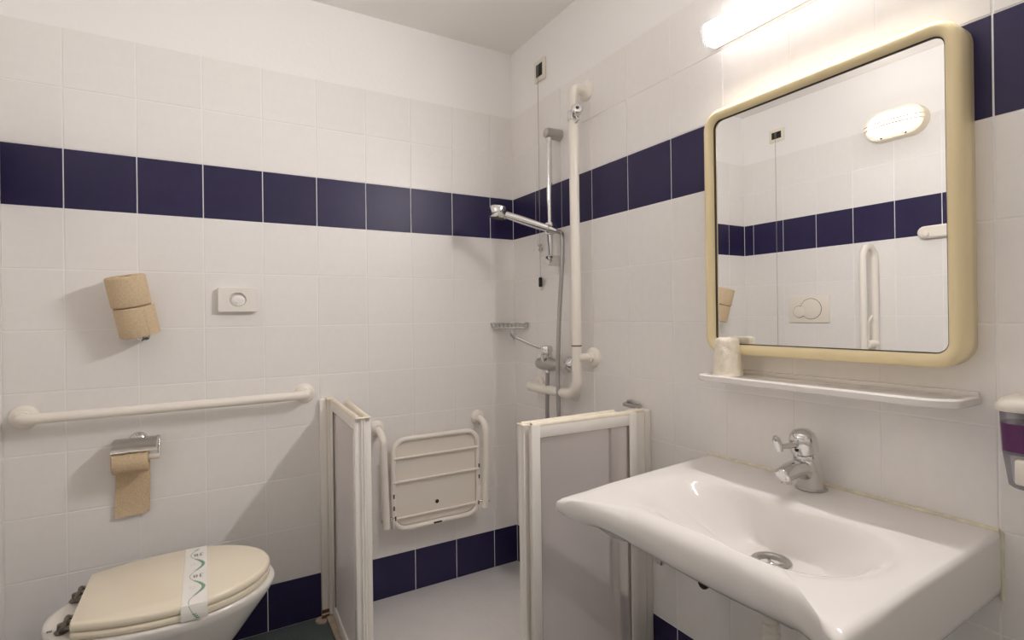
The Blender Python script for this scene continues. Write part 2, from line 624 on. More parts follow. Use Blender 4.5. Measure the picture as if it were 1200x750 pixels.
for c in (0.200, 0.355):
    cs = c
    for r in range(3):       # two short printed words as in the photo: stacked strokes
        dab(kb2, xm + 0.001, cs - 0.007 + r * 0.007, 0.0042, 0.0011)
    dab(kb2, xm - 0.003, cs, 0.0009, 0.008)
    dab(kb2, xm + 0.005, cs, 0.0009, 0.008)
    dab(kb2, xm + 0.013, cs, 0.0010, 0.011)
    dab(kb2, xm + 0.0165, cs + 0.010, 0.0040, 0.0010)
    dab(kb2, xm + 0.0135, cs - 0.001, 0.0032, 0.0010)
    dab(kb2, xm + 0.0155, cs - 0.010, 0.0036, 0.0010)
    for a in range(9):       # the little flower outline between the words
        dab(wb_, xm - 0.006 + 0.0062 * math.cos(a * 0.7), cs - 0.070 + 0.006 * math.sin(a * 0.7), 0.0011, 0.0007, a * 0.7)
obj('printed_vine', gb, MT['ink_green'], band, label='green vine print winding along the band', kind='stuff')
obj('printed_lettering', kb2, MT['ink_grey'], band, kind='stuff')
obj('printed_flower', wb_, mat('pale_ink', '#c3b7ae', 0.8), band, kind='stuff')

# flush plate, left wall (seen in the mirror)
fp = thing('flush_plate', 'white dual round button flush plate on the left wall above the toilet', 'flush plate', (XL, -0.42, 1.24))
obj('plate', box((XL, -0.537, 1.163), (XL + 0.012, -0.302, 1.321), 0.004), MT['white_pl'], fp)
def disc_button(y, z, r, d):
    return lathe([(r, 0.0), (r, d), (r - 0.003, d + 0.0015), (0, d + 0.002)], (XL + 0.011, y, z), (1, 0, 0), 36)
obj('button_groove', lathe([(0.062, 0), (0.062, 0.0016), (0, 0.0016)], (XL + 0.011, -0.435, 1.245), (1, 0, 0), 40), MT['gap'], fp)
obj('large_button', disc_button(-0.435, 1.245, 0.0595, 0.003), MT['white_pl'], fp)
obj('button_groove', lathe([(0.036, 0), (0.036, 0.0035), (0, 0.0035)], (XL + 0.011, -0.366, 1.228), (1, 0, 0), 32), MT['gap'], fp)
obj('small_button', disc_button(-0.366, 1.228, 0.034, 0.005), MT['white_pl'], fp)

# ------------------------------------------------------------------ toilet rolls on the back wall
def roll_bm(org, axis, r, h, rc=0.021, n=44):
    prof = [(rc, 0.002), (rc + 0.002, 0.0), (r - 0.004, 0.0), (r - 0.001, 0.002), (r, 0.005), (r, h - 0.005), (r - 0.001, h - 0.002), (r - 0.004, h), (rc + 0.002, h), (rc, h - 0.002), (rc, 0.002)]
    return lathe(prof, org, axis, n, cap=False)
axis = Vector((-0.175, -0.16, 1)).normalized()
bot = Vector((-1.522, -0.062, 1.178))
sp = thing('spare_roll_holder', 'chrome spare roll spindle holding two brown rolls on the back wall', 'roll holder', (-1.52, 0, 1.2))
obj('spindle', pipe([bot - axis * 0.010, bot + axis * 0.205], 0.008, 14), MT['chrome'], sp)
obj('wall_bracket', pipe(fillet([bot - axis * 0.006, bot - axis * 0.006 + Vector((0, 0.03, 0.0)), (-1.515, 0.001, 1.175)], 0.01), 0.006, 12), MT['chrome'], sp)
obj('flange', lathe([(0.02, 0), (0.02, 0.004), (0.014, 0.008), (0, 0.009)], (-1.515, 0.0005, 1.175), (0, -1, 0), 24), MT['chrome'], sp)
for k, (lb, nm) in enumerate((('brown toilet roll on the tilted wall spindle, the lower of two', 'lower'), ('brown toilet roll on the tilted wall spindle, upper one with open top showing', 'upper'))):
    o0 = bot + axis * (0.001 + 0.1025 * k) + Vector((0.002 - 0.002 * k, 0, 0))
    t = thing('toilet_roll', lb, 'toilet roll', o0, 'spare toilet rolls on the wall spindle')
    obj('tissue', roll_bm(o0, axis, 0.0575 if k else 0.0565, 0.1), MT['tp'], t)
    obj('core', lathe([(0.0208, 0.001), (0.0208, 0.099), (0.0190, 0.099), (0.0190, 0.001), (0.0208, 0.001)], o0, axis, 28, cap=False), MT['card'], t)
    if not k:      # loose end of the paper folded along the side
        fl = bmesh.new()
        ax2 = axis
        u = (Vector((1, 0, 0)) - ax2 * ax2.x).normalized()
        v = ax2.cross(u)
        if v.y > 0:
            v = -v
        pr = []
        for a in range(-2, 7):
            rr = 0.0572 + (0.004 if a < 0 else 0.0006) * 1.0
            d = u * math.cos(R_(a * 9)) + v * math.sin(R_(a * 9))
            pr.append([fl.verts.new(o0 + d * rr + ax2 * 0.001), fl.verts.new(o0 + d * rr + ax2 * 0.099)])
        for a, b in zip(pr, pr[1:]):
            fl.faces.new((a[0], a[1], b[1], b[0]))
        bmesh.ops.solidify(fl, geom=list(fl.faces), thickness=0.0006)
        obj('loose_end', fl, MT['tp'], t)

# roll holder with flap and the roll in use
hold = thing('toilet_roll_holder', 'chrome toilet roll holder with curved flap on the back wall', 'roll holder', (-1.535, 0, 0.81))
obj('flange', lathe([(0.030, 0), (0.030, 0.006), (0.026, 0.014), (0.016, 0.020), (0, 0.022)], (-1.532, 0.0005, 0.812), (0, -1, 0), 30), MT['chrome'], hold)
fb = bmesh.new()
pth = [(-0.018, 0.826), (-0.045, 0.8265), (-0.075, 0.823), (-0.098, 0.815), (-0.112, 0.806), (-0.118, 0.798)]
rs = []
for y, z in pth:
    rs.append([fb.verts.new((-1.598, y, z)), fb.verts.new((-1.474, y, z))])
for a, b in zip(rs, rs[1:]):
    fb.faces.new((a[0], a[1], b[1], b[0]))
bmesh.ops.solidify(fb, geom=list(fb.faces), thickness=0.0012)
obj('flap', fb, MT['steel'], hold)
rodb = pipe(fillet([(-1.474, -0.020, 0.827), (-1.470, -0.022, 0.824), (-1.470, -0.052, 0.822), (-1.470, -0.070, 0.775)], 0.006), 0.0028, 10)
obj('wire_arm', rodb, MT['chrome'], hold)
obj('spindle', pipe([(-1.600, -0.07, 0.7665), (-1.467, -0.07, 0.7665)], 0.010, 18), MT['white_pl'], hold)
ro = thing('toilet_roll', 'brown toilet roll in use under the chrome flap, its end hanging down', 'toilet roll', (-1.545, -0.07, 0.7665))
obj('tissue', roll_bm((-1.598, -0.07, 0.7665), (1, 0, 0), 0.0465, 0.100), MT['tp'], ro)
obj('core', lathe([(0.0208, 0.001), (0.0208, 0.099), (0.0190, 0.099), (0.0190, 0.001), (0.0208, 0.001)], (-1.598, -0.07, 0.7665), (1, 0, 0), 28, cap=False), MT['card'], ro)
hb = bmesh.new()
rs = []
for i in range(25):
    t = i / 24
    z = 0.7665 - t * 0.205
    y = -0.07 + 0.0472 + 0.008 * math.sin(t * 2.2) + 0.002 * math.sin(t * 9)
    if i == 0:
        y = -0.07 + 0.0468
    row = []
    for j in range(9):
        u = j / 8
        zz = z + (0.005 * (u - 0.5) - 0.0022 * math.sin(u * 17) * (1 if i == 24 else 0)) * t
        row.append(hb.verts.new((-1.597 + 0.0985 * u + 0.004 * t * (1 - 2 * t), y - 0.003 * t * math.sin(u * PI), zz)))
    rs.append(row)
for a, b in zip(rs, rs[1:]):
    for j in range(8):
        hb.faces.new((a[j], a[j + 1], b[j + 1], b[j]))
bmesh.ops.solidify(hb, geom=list(hb.faces), thickness=0.0005)
obj('hanging_sheet', hb, MT['tp'], ro)

# hygiene bag dispenser
hg = thing('hygiene_bag_dispenser', 'small white box dispenser with oval opening on the back wall', 'dispenser', (-1.22, 0, 1.3))
hb = bmesh.new()
W2, H2, D2 = 0.0655, 0.0455, 0.026
cx, cz = -1.2205, 1.301
NN = 48
o_ = rrect(2 * W2, 2 * H2, 0.007, 5)
outer = []
for a, b in zip(o_, o_[1:] + o_[:1]):
    n_ = max(1, round(math.dist(a, b) / 0.006))
    outer += [(a[0] + (b[0] - a[0]) * k / n_, a[1] + (b[1] - a[1]) * k / n_) for k in range(n_)]
hole = []
for px, pz in outer:
    a = math.atan2(pz * 1.15, px)
    hole.append((0.0285 * math.cos(a), 0.0260 * math.sin(a)))
rg = [[(cx + p[0], -0.0002, cz + p[1]) for p in outer], [(cx + p[0], -D2 + 0.004, cz + p[1]) for p in outer],
      [(cx + p[0] * 0.975, -D2, cz + p[1] * 0.965) for p in outer], [(cx + p[0] * 1.06, -D2, cz + p[1] * 1.06) for p in hole],
      [(cx + p[0], -D2 + 0.0025, cz + p[1]) for p in hole], [(cx + p[0] * 0.98, -0.012, cz + p[1] * 0.98) for p in hole]]
obj('casing', loft(rg), MT['hygiene'], hg)
tb = bmesh.new()
bmesh.ops.create_uvsphere(tb, u_segments=24, v_segments=14, radius=1)
for v in tb.verts:
    n_ = 0.85 + 0.2 * math.sin(v.co.x * 7 + v.co.z * 5) * math.cos(v.co.z * 9 - v.co.x * 4)
    v.co = Vector((cx + 0.003 + v.co.x * 0.0245, -0.0175 + v.co.y * 0.009 * n_, cz - 0.003 + v.co.z * 0.0215))
obj('bag_liner', tb, MT['tissue'], hg, smooth=80)

# ------------------------------------------------------------------ grab rails
def flange(org, ax, r=0.035):
    return lathe([(r, 0), (r, 0.006), (r - 0.003, 0.011), (r - 0.009, 0.015), (0.021, 0.018), (0.019, 0.026)], org, ax, 36)
gr = thing('grab_rail', 'long straight white grab rail on the back wall above the toilet', 'grab rail', (-1.41, 0, 0.93))
GZ0, GZ1, GX0, GX1 = 0.925, 0.930, -1.832, -0.985
gr_tube = fillet([(GX0, -0.012, GZ0), (GX0, -0.066, GZ0), (GX1, -0.066, GZ1), (GX1, -0.012, GZ1)], 0.034, 10)
obj('tube', pipe(gr_tube, 0.0165, 22), MT['rail'], gr, smooth=60)
for x, z in ((GX0, GZ0), (GX1, GZ1)):
    obj('flange', flange((x, -0.0002, z), (0, -1, 0), 0.038), MT['rail'], gr)
for x, sgn in ((GX0 + 0.048, 1), (GX1 - 0.048, -1)):
    obj('joint_sleeve', pipe([(x, -0.066, GZ0 + (x - GX0) / (GX1 - GX0) * 0.005), (x + 0.003 * sgn, -0.066, GZ0 + (x - GX0) / (GX1 - GX0) * 0.005)], 0.0171, 22), MT['rail'], gr)

vr = thing('shower_grab_rail', 'tall white L-shaped grab rail on the right wall inside the shower', 'grab rail', (0, -0.575, 1.5))
RX, RY, RZ = -0.068, -0.578, 0.912
tube = fillet([(-0.012, RY, 2.115), (RX, RY, 2.115), (RX, RY, RZ), (RX, -0.222, RZ), (-0.012, -0.222, RZ)], [0.055, 0.06, 0.034], 12)
obj('tube', pipe(tube, 0.0192, 22), MT['rail'], vr, smooth=60)
for y, z in ((RY, 2.115), (-0.600, 1.060), (-0.475, RZ), (-0.222, RZ)):
    obj('flange', flange((-0.0002, y, z), (-1, 0, 0), 0.039), MT['rail'], vr)
obj('stub', pipe([(-0.012, -0.600, 1.060), (RX, -0.585, 1.060)], 0.0165, 20), MT['rail'], vr)
obj('stub', pipe([(-0.012, -0.475, RZ), (RX, -0.475, RZ)], 0.0165, 20), MT['rail'], vr)
obj('joint_ring', pipe([(RX, RY, 1.105), (RX, RY, 1.110)], 0.0198, 22), MT['rust'], vr, label='rusty joint line on the white tube')
obj('joint_ring', pipe([(RX, -0.375, RZ), (RX, -0.340, RZ)], 0.0212, 22), MT['rail'], vr)

# chrome shower-head clamp near the top of the tall rail
cl_ = thing('shower_head_clamp', 'chrome clamp with knob near the top of the tall grab rail', 'clamp', (RX, RY, 2.0))
obj('band', lathe([(0.0195, -0.018), (0.0230, -0.018), (0.0230, 0.018), (0.0195, 0.018), (0.0195, -0.018)], (RX, RY, 2.005), (0, 0, 1), 30, cap=False), MT['chrome'], cl_)
kd = Vector((-0.45, -0.85, 0.28)).normalized()
kp0 = Vector((RX, RY, 2.005)) + Vector((-0.004, -0.020, 0.0))
obj('knob', lathe([(0.011, 0), (0.011, 0.010), (0.021, 0.014), (0.022, 0.032), (0.017, 0.037), (0.009, 0.038)], kp0, kd, 28), MT['chrome'], cl_)
obj('knob_centre', lathe([(0.0065, 0), (0.0065, 0.0008), (0, 0.001)], kp0 + kd * 0.038, kd, 18), MT['black'], cl_)
obj('hook', pipe(fillet([kp0, kp0 + Vector((0.004, -0.012, -0.022)), kp0 + Vector((0.0, 0.004, -0.032))], 0.008), 0.006, 12), MT['chrome'], cl_)

# ------------------------------------------------------------------ shower slide bar, hand shower, mixer
sl = thing('shower_slide_bar', 'chrome riser bar with wall brackets left of the tall grab rail', 'shower rail', (0, -0.40, 1.75))
SX, SY = -0.058, -0.396
obj('bar', pipe([(SX, SY, 1.445), (SX, SY, 2.005)], 0.0120, 18), MT['chrome'], sl)
for z in (1.995, 1.458):
    b = pipe([(0.0002 - 0.0005, SY, z), (-0.008, SY, z), (-0.062, SY, z), (-0.074, SY, z), (-0.078, SY, z)], [0.0245, 0.0245, 0.0225, 0.0195, 0.012], 24)
    obj('bracket', b, MT['steel'] if z > 1.9 else MT['chrome'], sl)
sz = 1.592
sb = lathe([(0.0123, -0.026), (0.022, -0.024), (0.025, -0.012), (0.025, 0.012), (0.022, 0.024), (0.0123, 0.026)], (SX, SY, sz), (0, 0, 1), 26, cap=False)
obj('slider', sb, MT['chrome'], sl)

hs = thing('hand_shower', 'chrome hand shower on the slide bar with its metal hose', 'hand shower', (-0.10, -0.39, 1.60))
h0, h1 = Vector((-0.062, -0.420, 1.583)), Vector((-0.222, -0.300, 1.656))
hd = (h1 - h0).normalized()
obj('handle', pipe([h0 - hd * 0.015, h0 + hd * 0.02, h0 + hd * 0.07, h0 + hd * 0.15, h1], [0.0115, 0.0155, 0.0165, 0.0165, 0.0145], 20), MT['chrome'], hs)
fc = Vector((-0.10, 0.10, -1)).normalized()
hc = h1 + hd * 0.030
obj('head', lathe([(0.0, -0.027), (0.024, -0.027), (0.035, -0.023), (0.0375, -0.012), (0.0375, 0.020), (0.0350, 0.025), (0.0, 0.025)], hc, fc, 32), MT['chrome'], hs)
obj('spray_face', lathe([(0.031, 0.0), (0.031, 0.0018), (0, 0.002)], hc + fc * 0.0245, fc, 28), MT['gap'], hs)
obj('handle_collar', pipe([h0 + hd * 0.012, h0 + hd * 0.024], 0.0172, 20), MT['steel'], hs)
hp = catmull([h0 - hd * 0.014, h0 - hd * 0.035 + Vector((0, -0.004, -0.002)), (-0.050, -0.470, 1.535), (-0.058, -0.478, 1.44), (-0.072, -0.472, 1.22), (-0.080, -0.468, 0.98), (-0.082, -0.475, 0.78), (-0.075, -0.46, 0.62), (-0.068, -0.42, 0.56), (-0.066, -0.385, 0.64), (-0.068, -0.372, 0.80), (-0.070, -0.380, 0.985)], 26)
hr = [0.0084 + 0.0008 * (k % 2) for k in range(len(hp))]
obj('hose', pipe(hp, hr, 12), MT['hose'], hs, smooth=60)

mx_ = thing('shower_mixer', 'chrome shower mixer with long elbow lever on the right shower wall', 'tap', (0, -0.37, 1.03))
MY, MZ = -0.372, 1.030
bd = bmesh.new()
lathe([(0.0, -0.080), (0.014, -0.076), (0.023, -0.060), (0.027, -0.035), (0.027, 0.035), (0.023, 0.060), (0.014, 0.076), (0.0, 0.080)], (-0.064, MY, MZ - 0.01), (0, 1, 0), 26, bm=bd)
obj('body', bd, MT['steel'], mx_)
obj('cartridge', lathe([(0.022, 0), (0.025, 0.012), (0.025, 0.03), (0.021, 0.034), (0.022, 0.036), (0.029, 0.040), (0.029, 0.058), (0.023, 0.066), (0.0, 0.069)], (-0.066, MY, MZ + 0.002), (-0.10, 0.0, 1), 28), MT['chrome'], mx_)
lv0 = Vector((-0.078, MY, MZ + 0.050))
lv1 = Vector((-0.195, MY + 0.055, MZ + 0.108))
lv = pipe([lv0, lv0 + (lv1 - lv0) * 0.9, lv1 + Vector((0, 0, 0.003))], [0.0052, 0.0042, 0.0042], 12)
obj('lever', lv, MT['steel'], mx_)
obj('lever_paddle', pipe([lv1 + Vector((0.004, -0.002, -0.006)), lv1 + Vector((-0.006, 0.002, 0.012)), lv1 + Vector((-0.012, 0.004, 0.026))], [0.006, 0.011, 0.006], 14, sx=0.5), MT['steel'], mx_)
for y in (MY - 0.075, MY + 0.075):
    obj('escutcheon', lathe([(0.034, 0), (0.033, 0.008), (0.024, 0.020), (0.015, 0.026), (0.013, 0.030)], (-0.0002, y, MZ - 0.01), (-1, 0, 0), 30), MT['chrome'], mx_)
    s_ = 1 if y > MY else -1
    obj('union', pipe(fillet([(-0.025, y, MZ - 0.01), (-0.062, y, MZ - 0.01), (-0.064, y - s_ * 0.022, MZ - 0.01)], 0.012), 0.0115, 16), MT['chrome'], mx_)
obj('hose_outlet', pipe([(-0.066, MY - 0.004, MZ - 0.028), (-0.069, MY - 0.006, MZ - 0.056)], 0.0105, 16), MT['chrome'], mx_)

# wire soap basket across the corner
so = thing('soap_basket', 'small chrome wire basket fixed in the shower corner', 'soap basket', (-0.05, -0.05, 1.185))
wbm = bmesh.new()
for z in (1.170, 1.194):
    q = 0.96 if z < 1.18 else 1.0
    tri = fillet([(-0.075, -0.004, z), (-0.148 * q, -0.004, z), (-0.004, -0.150 * q, z), (-0.004, -0.075, z)], 0.014, 5)
    tri += [Vector((-0.004, -0.004, z))]
    pipe(tri, 0.0036, 8, closed=True, bm=wbm)
obj('rim', wbm, MT['chrome'], so)
wbm = bmesh.new()
for k in range(10):
    t = k / 9
    a = Vector((-0.138 + 0.128 * t, -0.012 - 0.128 * t, 1.194))
    c_ = Vector((a.x * 0.95, a.y * 0.95, 1.170))
    inn = Vector((-0.004 - 0.06 * (1 - t) * 0, -0.004, 1.170)) if False else Vector((a.x + 0.5 * (-a.x - 0.008) * 0.9, a.y + 0.5 * (-a.y - 0.008) * 0.9, 1.170))
    pipe([a, c_, inn], 0.0024, 6, bm=wbm)
for k in range(5):
    t = (k + 1) / 6
    pipe([(-0.142 * t, -0.005, 1.170), (-0.005, -0.142 * t, 1.170)], 0.0014, 6, bm=wbm)
obj('wire_grid', wbm, MT['chrome'], so)

# pull-cord alarm switches
def pull_switch(label, wall_n, org, horiz, cord_bottom, tog):
    """wall_n: +1 left wall, -1 right wall"""
    t = thing('pull_cord_switch', label, 'alarm switch', org, 'pull cord alarm switches')
    x, y, z = org
    w, h = (0.047, 0.040) if horiz else (0.040, 0.048)
    n = wall_n
    obj('plate', box((min(x, x + n * 0.010), y - w, z - h), (max(x, x + n * 0.010), y + w, z + h), 0.003), MT['switch'], t)
    iw, ih = (0.031, 0.021) if horiz else (0.024, 0.028)
    obj('insert', box((min(x + n * 0.009, x + n * 0.0115), y - iw, z - ih), (max(x + n * 0.009, x + n * 0.0115), y + iw, z + ih), 0.001), MT['black'], t)
    obj('rocker', box((min(x + n * 0.011, x + n * 0.016), y - 0.004, z - ih * 0.8), (max(x + n * 0.011, x + n * 0.016), y + 0.010, z + ih * 0.75), 0.0015), mat('grey_rocker', '#5a5952', 0.4), t)
    cx_ = x + n * 0.015
    obj('cord', pipe([(cx_, y + 0.004, z - ih), (cx_, y + 0.004, (z + cord_bottom) / 2), (cx_, y + 0.004, cord_bottom)], 0.0012, 8), MT['cord'], t)
    if tog:
        obj('toggle', lathe([(0.004, 0), (0.0085, 0.003), (0.0085, 0.040), (0.005, 0.044)], (cx_, y + 0.004, cord_bottom - 0.03), (0, 0, 1), 16), MT['black'], t)
        obj('toggle_tip', lathe([(0.005, 0), (0.007, 0.004), (0.007, 0.016)], (cx_, y + 0.004, cord_bottom - 0.046), (0, 0, 1), 14), MT['white_pl'], t)
    return t
t = pull_switch('ivory pull cord switch high on the right wall by the corner', -1, (0, -0.259, 2.330), False, 1.385, True)
kn = bmesh.new()
for a, b_ in (((-0.017, -0.267, 1.545), (-0.013, -0.245, 1.520)), ((-0.013, -0.268, 1.522), (-0.017, -0.246, 1.545)), ((-0.015, -0.255, 1.548), (-0.015, -0.257, 1.512))):
    pipe([a, b_], 0.0042, 8, bm=kn)
obj('cord_knot', kn, MT['steel'], t)
pull_switch('ivory pull cord switch on the left wall, seen in the mirror', 1, (XL, -0.236, 2.330), True, 0.95, True)

# ------------------------------------------------------------------ shower screens
def screen_panel(root, p0, p1, z0, z1, name='panel'):
    """folding leaf from p0 to p1 (xy): aluminium frame, cap rail, frosted pane"""
    p0, p1 = Vector((*p0, 0)), Vector((*p1, 0))
    d = (p1 - p0).normalized()
    n = Vector((-d.y, d.x, 0))
    L = (p1 - p0).length
    T, S = 0.0105, 0.030
    def bar(a0, a1, za, zb, th, bev=0.002):
        t = box((a0, -th, za), (a1, th, zb), bev)
        for v in t.verts:
            c = v.co.copy()
            v.co = p0 + d * c.x + n * c.y + Vector((0, 0, c.z))
        return t
    f = obj(name, bar(0, S, z0, z1, T), MT['screen'], root)
    obj('stile', bar(L - S, L, z0, z1, T), MT['screen'], f)
    obj('top_rail', bar(S, L - S, z1 - 0.040, z1 - 0.003, T * 0.85), MT['screen'], f)
    obj('bottom_rail', bar(S, L - S, z0, z0 + 0.045, T * 0.85), MT['screen'], f)
    cap = pipe([p0 + d * 0.012 + Vector((0, 0, z1 - 0.002)), p1 - d * 0.004 + Vector((0, 0, z1 - 0.002))], 0.0095, 16)
    obj('cap_rail', cap, MT['screen_old'], f)
    e = p1 - d * 0.0045 + Vector((0, 0, z1 - 0.002))
    obj('cap_end', lathe([(0.0052, 0), (0.0052, 0.0012), (0, 0.0014)], e, d, 14), MT['rust'], f)
    obj('pane', bar(S - 0.004, L - S + 0.004, z0 + 0.04, z1 - 0.036, 0.0022, 0.0), MT['frost'], f)
    for a in (S, L - S - 0.003):
        obj('gasket', bar(a, a + 0.0025, z0 + 0.045, z1 - 0.04, T * 0.6, 0.0), MT['gasket'], f)
    return f

ZS0, ZS1 = 0.036, 0.900
ls = thing('shower_screen', 'folded white shower screen with frosted panes, fixed to the back wall', 'shower screen', (-0.88, -0.27, ZF))
b = box((-0.931, -0.026, ZF + 0.006), (-0.905, -0.0005, 0.900), 0.002)
box((-0.928, -0.0235, 0.896), (-0.908, -0.003, 0.9025), 0.001, bm=b)
obj('wall_profile', b, MT['screen'], ls)
obj('hinge_post', box((-0.904, -0.034, ZS0), (-0.882, -0.010, 0.902), 0.003), MT['screen'], ls)
obj('corner_cap', box((-0.908, -0.055, 0.900), (-0.878, -0.010, 0.907), 0.002), MT['screen_old'], ls)
pA = screen_panel(ls, (-0.884, -0.040), (-0.900, -0.497), ZS0, ZS1)
pB = screen_panel(ls, (-0.846, -0.110), (-0.868, -0.497), ZS0, ZS1)
for dx in (-0.8895, -0.8810):
    obj('fold_hinge', pipe([(dx, -0.500, ZS0 + 0.01), (dx, -0.500, ZS1)], 0.0042, 10), MT['screen'], ls)
obj('hinge_cap', box((-0.908, -0.509, 0.899), (-0.858, -0.493, 0.904), 0.0015), MT['screen_old'], ls)
for z in (0.03, 0.052):
    obj('rust_stain', box((-0.9335, -0.0290, z - 0.006), (-0.9045, -0.0255, z + 0.008), 0.002), MT['rust'], ls)

rs_ = thing('shower_screen', 'folded white shower screen with frosted panes beside the sink', 'shower screen', (-0.26, -0.89, ZF))
b = box((-0.036, -0.897, ZF + 0.006), (-0.0005, -0.834, 0.900), 0.002)
box((-0.030, -0.899, ZF + 0.006), (-0.006, -0.8955, 0.898), 0.001, bm=b)
obj('wall_profile', b, MT['screen'], rs_)
obj('hinge_post', box((-0.078, -0.907, ZS0), (-0.0395, -0.878, 0.898), 0.003), MT['screen'], rs_)
obj('post_gap', box((-0.041, -0.893, ZS0), (-0.0345, -0.880, 0.890), 0.001), MT['gap'], rs_)
obj('corner_cap', box((-0.095, -0.907, 0.896), (-0.040, -0.870, 0.905), 0.002), MT['screen_old'], rs_)
screen_panel(rs_, (-0.082, -0.905), (-0.488, -0.888), ZS0, ZS1)
screen_panel(rs_, (-0.125, -0.862), (-0.508, -0.862), ZS0, ZS1)
for dy in (-0.8805, -0.872):
    obj('fold_hinge', pipe([(-0.506, dy, ZS0 + 0.01), (-0.506, dy, ZS1)], 0.0042, 10), MT['screen'], rs_)
obj('hinge_cap', box((-0.516, -0.897, 0.899), (-0.496, -0.856, 0.904), 0.0015), MT['screen_old'], rs_)
lt = bmesh.new()
box((-0.040, -0.868, 0.901), (-0.012, -0.800, 0.914), 0.003, bm=lt)
pipe([(-0.034, -0.86, 0.914), (-0.018, -0.82, 0.920), (-0.014, -0.80, 0.916)], 0.005, 10, bm=lt)
obj('latch', lt, MT['steel'], rs_)

# ------------------------------------------------------------------ fold-up shower seat on the back wall
ss = thing('shower_chair', 'white folding shower seat folded up against the back wall', 'shower seat', (-0.455, 0, 0.55))
SYp = -0.078
fx0, fx1, fz0, fz1 = -0.650, -0.253, 0.335, 0.712
fr = [Vector(((fx0 + fx1) / 2 + p[0], SYp, (fz0 + fz1) / 2 + p[1])) for p in rrect(fx1 - fx0, fz1 - fz0, 0.058, 8)]
obj('seat_frame', pipe(fr, 0.0105, 14, closed=True), MT['rail'], ss, smooth=60)
sp_ = rrect(fx1 - fx0 - 0.018, fz1 - fz0 - 0.018, 0.05, 8)
obj('seat_panel', loft([[((fx0 + fx1) / 2 + p[0] * s, y, (fz0 + fz1) / 2 + p[1] * s) for p in sp_] for s, y in ((0.985, SYp + 0.024), (1.0, SYp + 0.021), (1.0, SYp + 0.010), (0.985, SYp + 0.006))]), MT['white_pl'], ss)
for z in (0.635, 0.536, 0.384):
    obj('cross_bar', pipe([(fx0 + 0.002, SYp - 0.006, z), (fx1 - 0.002, SYp - 0.006, z)], 0.0052, 12), MT['rail'], ss)
    for x in (fx0 + 0.004, fx1 - 0.004):
        rb = bmesh.new()
        bmesh.ops.create_uvsphere(rb, u_segments=12, v_segments=8, radius=0.0065, matrix=Matrix.Translation((x, SYp - 0.0075, z)))
        obj('weld', rb, MT['rail'], ss)
obj('drain_hole', lathe([(0.0085, 0), (0.0085, 0.0012), (0.0065, 0.0014), (0, 0.0014)], (-0.452, SYp + 0.0062, 0.420), (0, -1, 0), 20), MT['dark'], ss)
obj('frame_slot', box((-0.475, SYp - 0.0112, fz0 - 0.003), (-0.437, SYp - 0.0098, fz0 + 0.004), 0.0005), MT['dark'], ss)
for xx, zz in ((fx0 - 0.001, 0.48), (fx0 - 0.001, 0.43), (fx1 + 0.001, 0.55), (fx1 + 0.001, 0.50)):
    obj('screw_slot', box((xx - 0.003, SYp - 0.0112, zz - 0.009), (xx + 0.003, SYp - 0.0095, zz + 0.009), 0.0005), MT['gap'], ss)
for x, zt in ((-0.696, 0.755), (-0.214, 0.752)):
    xe = x + (0.008 if x < -0.5 else -0.016)
    arm = fillet([(x, -0.010, zt), (x, -0.092, zt - 0.018), (xe, -0.100, 0.360)], 0.062, 12)
    obj('arm', pipe(arm, 0.0150, 20), MT['rail'], ss, smooth=60)
    obj('flange', flange((x, -0.0002, zt), (0, -1, 0), 0.033), MT['rail'], ss)
    s_ = 1 if x < -0.5 else -1
    xin = fx0 if x < -0.5 else fx1
    zp = 0.392 if x < -0.5 else 0.388
    obj('pivot', pipe([(xe - s_ * 0.022, -0.098, zp), (xe - s_ * 0.016, -0.098, zp), (xe + s_ * 0.010, -0.095, zp), (xin + s_ * 0.006, SYp - 0.004, zp)], [0.008, 0.0055, 0.0055, 0.0065], 12), MT['chrome'], ss)
    obj('pivot_plate', box((min(xin, xin - s_ * 0.008), SYp - 0.014, 0.345), (max(xin, xin - s_ * 0.008), SYp + 0.008, 0.455 if s_ < 0 else 0.40), 0.002), MT['rail'], ss)
    obj('rust_spot', pipe([(xin + s_ * 0.004, SYp - 0.013, zp - 0.012), (xin + s_ * 0.005, SYp - 0.0125, zp + 0.004)], 0.003, 8), MT['rust'], ss)

# ------------------------------------------------------------------ mirror, lamp, shelf, cup
mr_ = thing('wall_mirror', 'rectangular mirror in a thick rounded cream frame above the shelf', 'mirror', (0, -1.475, 1.46))
MY0, MY1, MZ0, MZ1 = -1.773, -1.176, 1.112, 1.806
mcy, mcz, mw, mh = (MY0 + MY1) / 2, (MZ0 + MZ1) / 2, MY1 - MY0, MZ1 - MZ0
GX = -0.047
def mring(ins, x, r):
    return [(x, mcy + p[0], mcz + p[1]) for p in rrect(mw - 2 * ins, mh - 2 * ins, max(r - ins, 0.004), 8)]
fr_ = [mring(0.002, -0.0005, 0.052), mring(0.0, -0.004, 0.052), mring(0.0, -0.052, 0.052), mring(0.002, -0.059, 0.052), mring(0.007, -0.0645, 0.052), mring(0.014, -0.0665, 0.052), mring(0.021, -0.065, 0.052),
       mring(0.026, -0.060, 0.052), mring(0.028, -0.054, 0.052), mring(0.028, -0.030, 0.052)]
obj('frame', loft(fr_), MT['frame_cream'], mr_, smooth=50)
obj('rebate', loft([mring(0.0275, -0.0500, 0.052), mring(0.0305, -0.0500, 0.052), mring(0.0305, -0.0465, 0.052), mring(0.0275, -0.0465, 0.052), mring(0.0275, -0.0500, 0.052)], False, False), MT['gap'], mr_)
obj('glass', loft([mring(0.0285, -0.034, 0.052), mring(0.0285, GX, 0.052)]), MT['mirror'], mr_, smooth=20)

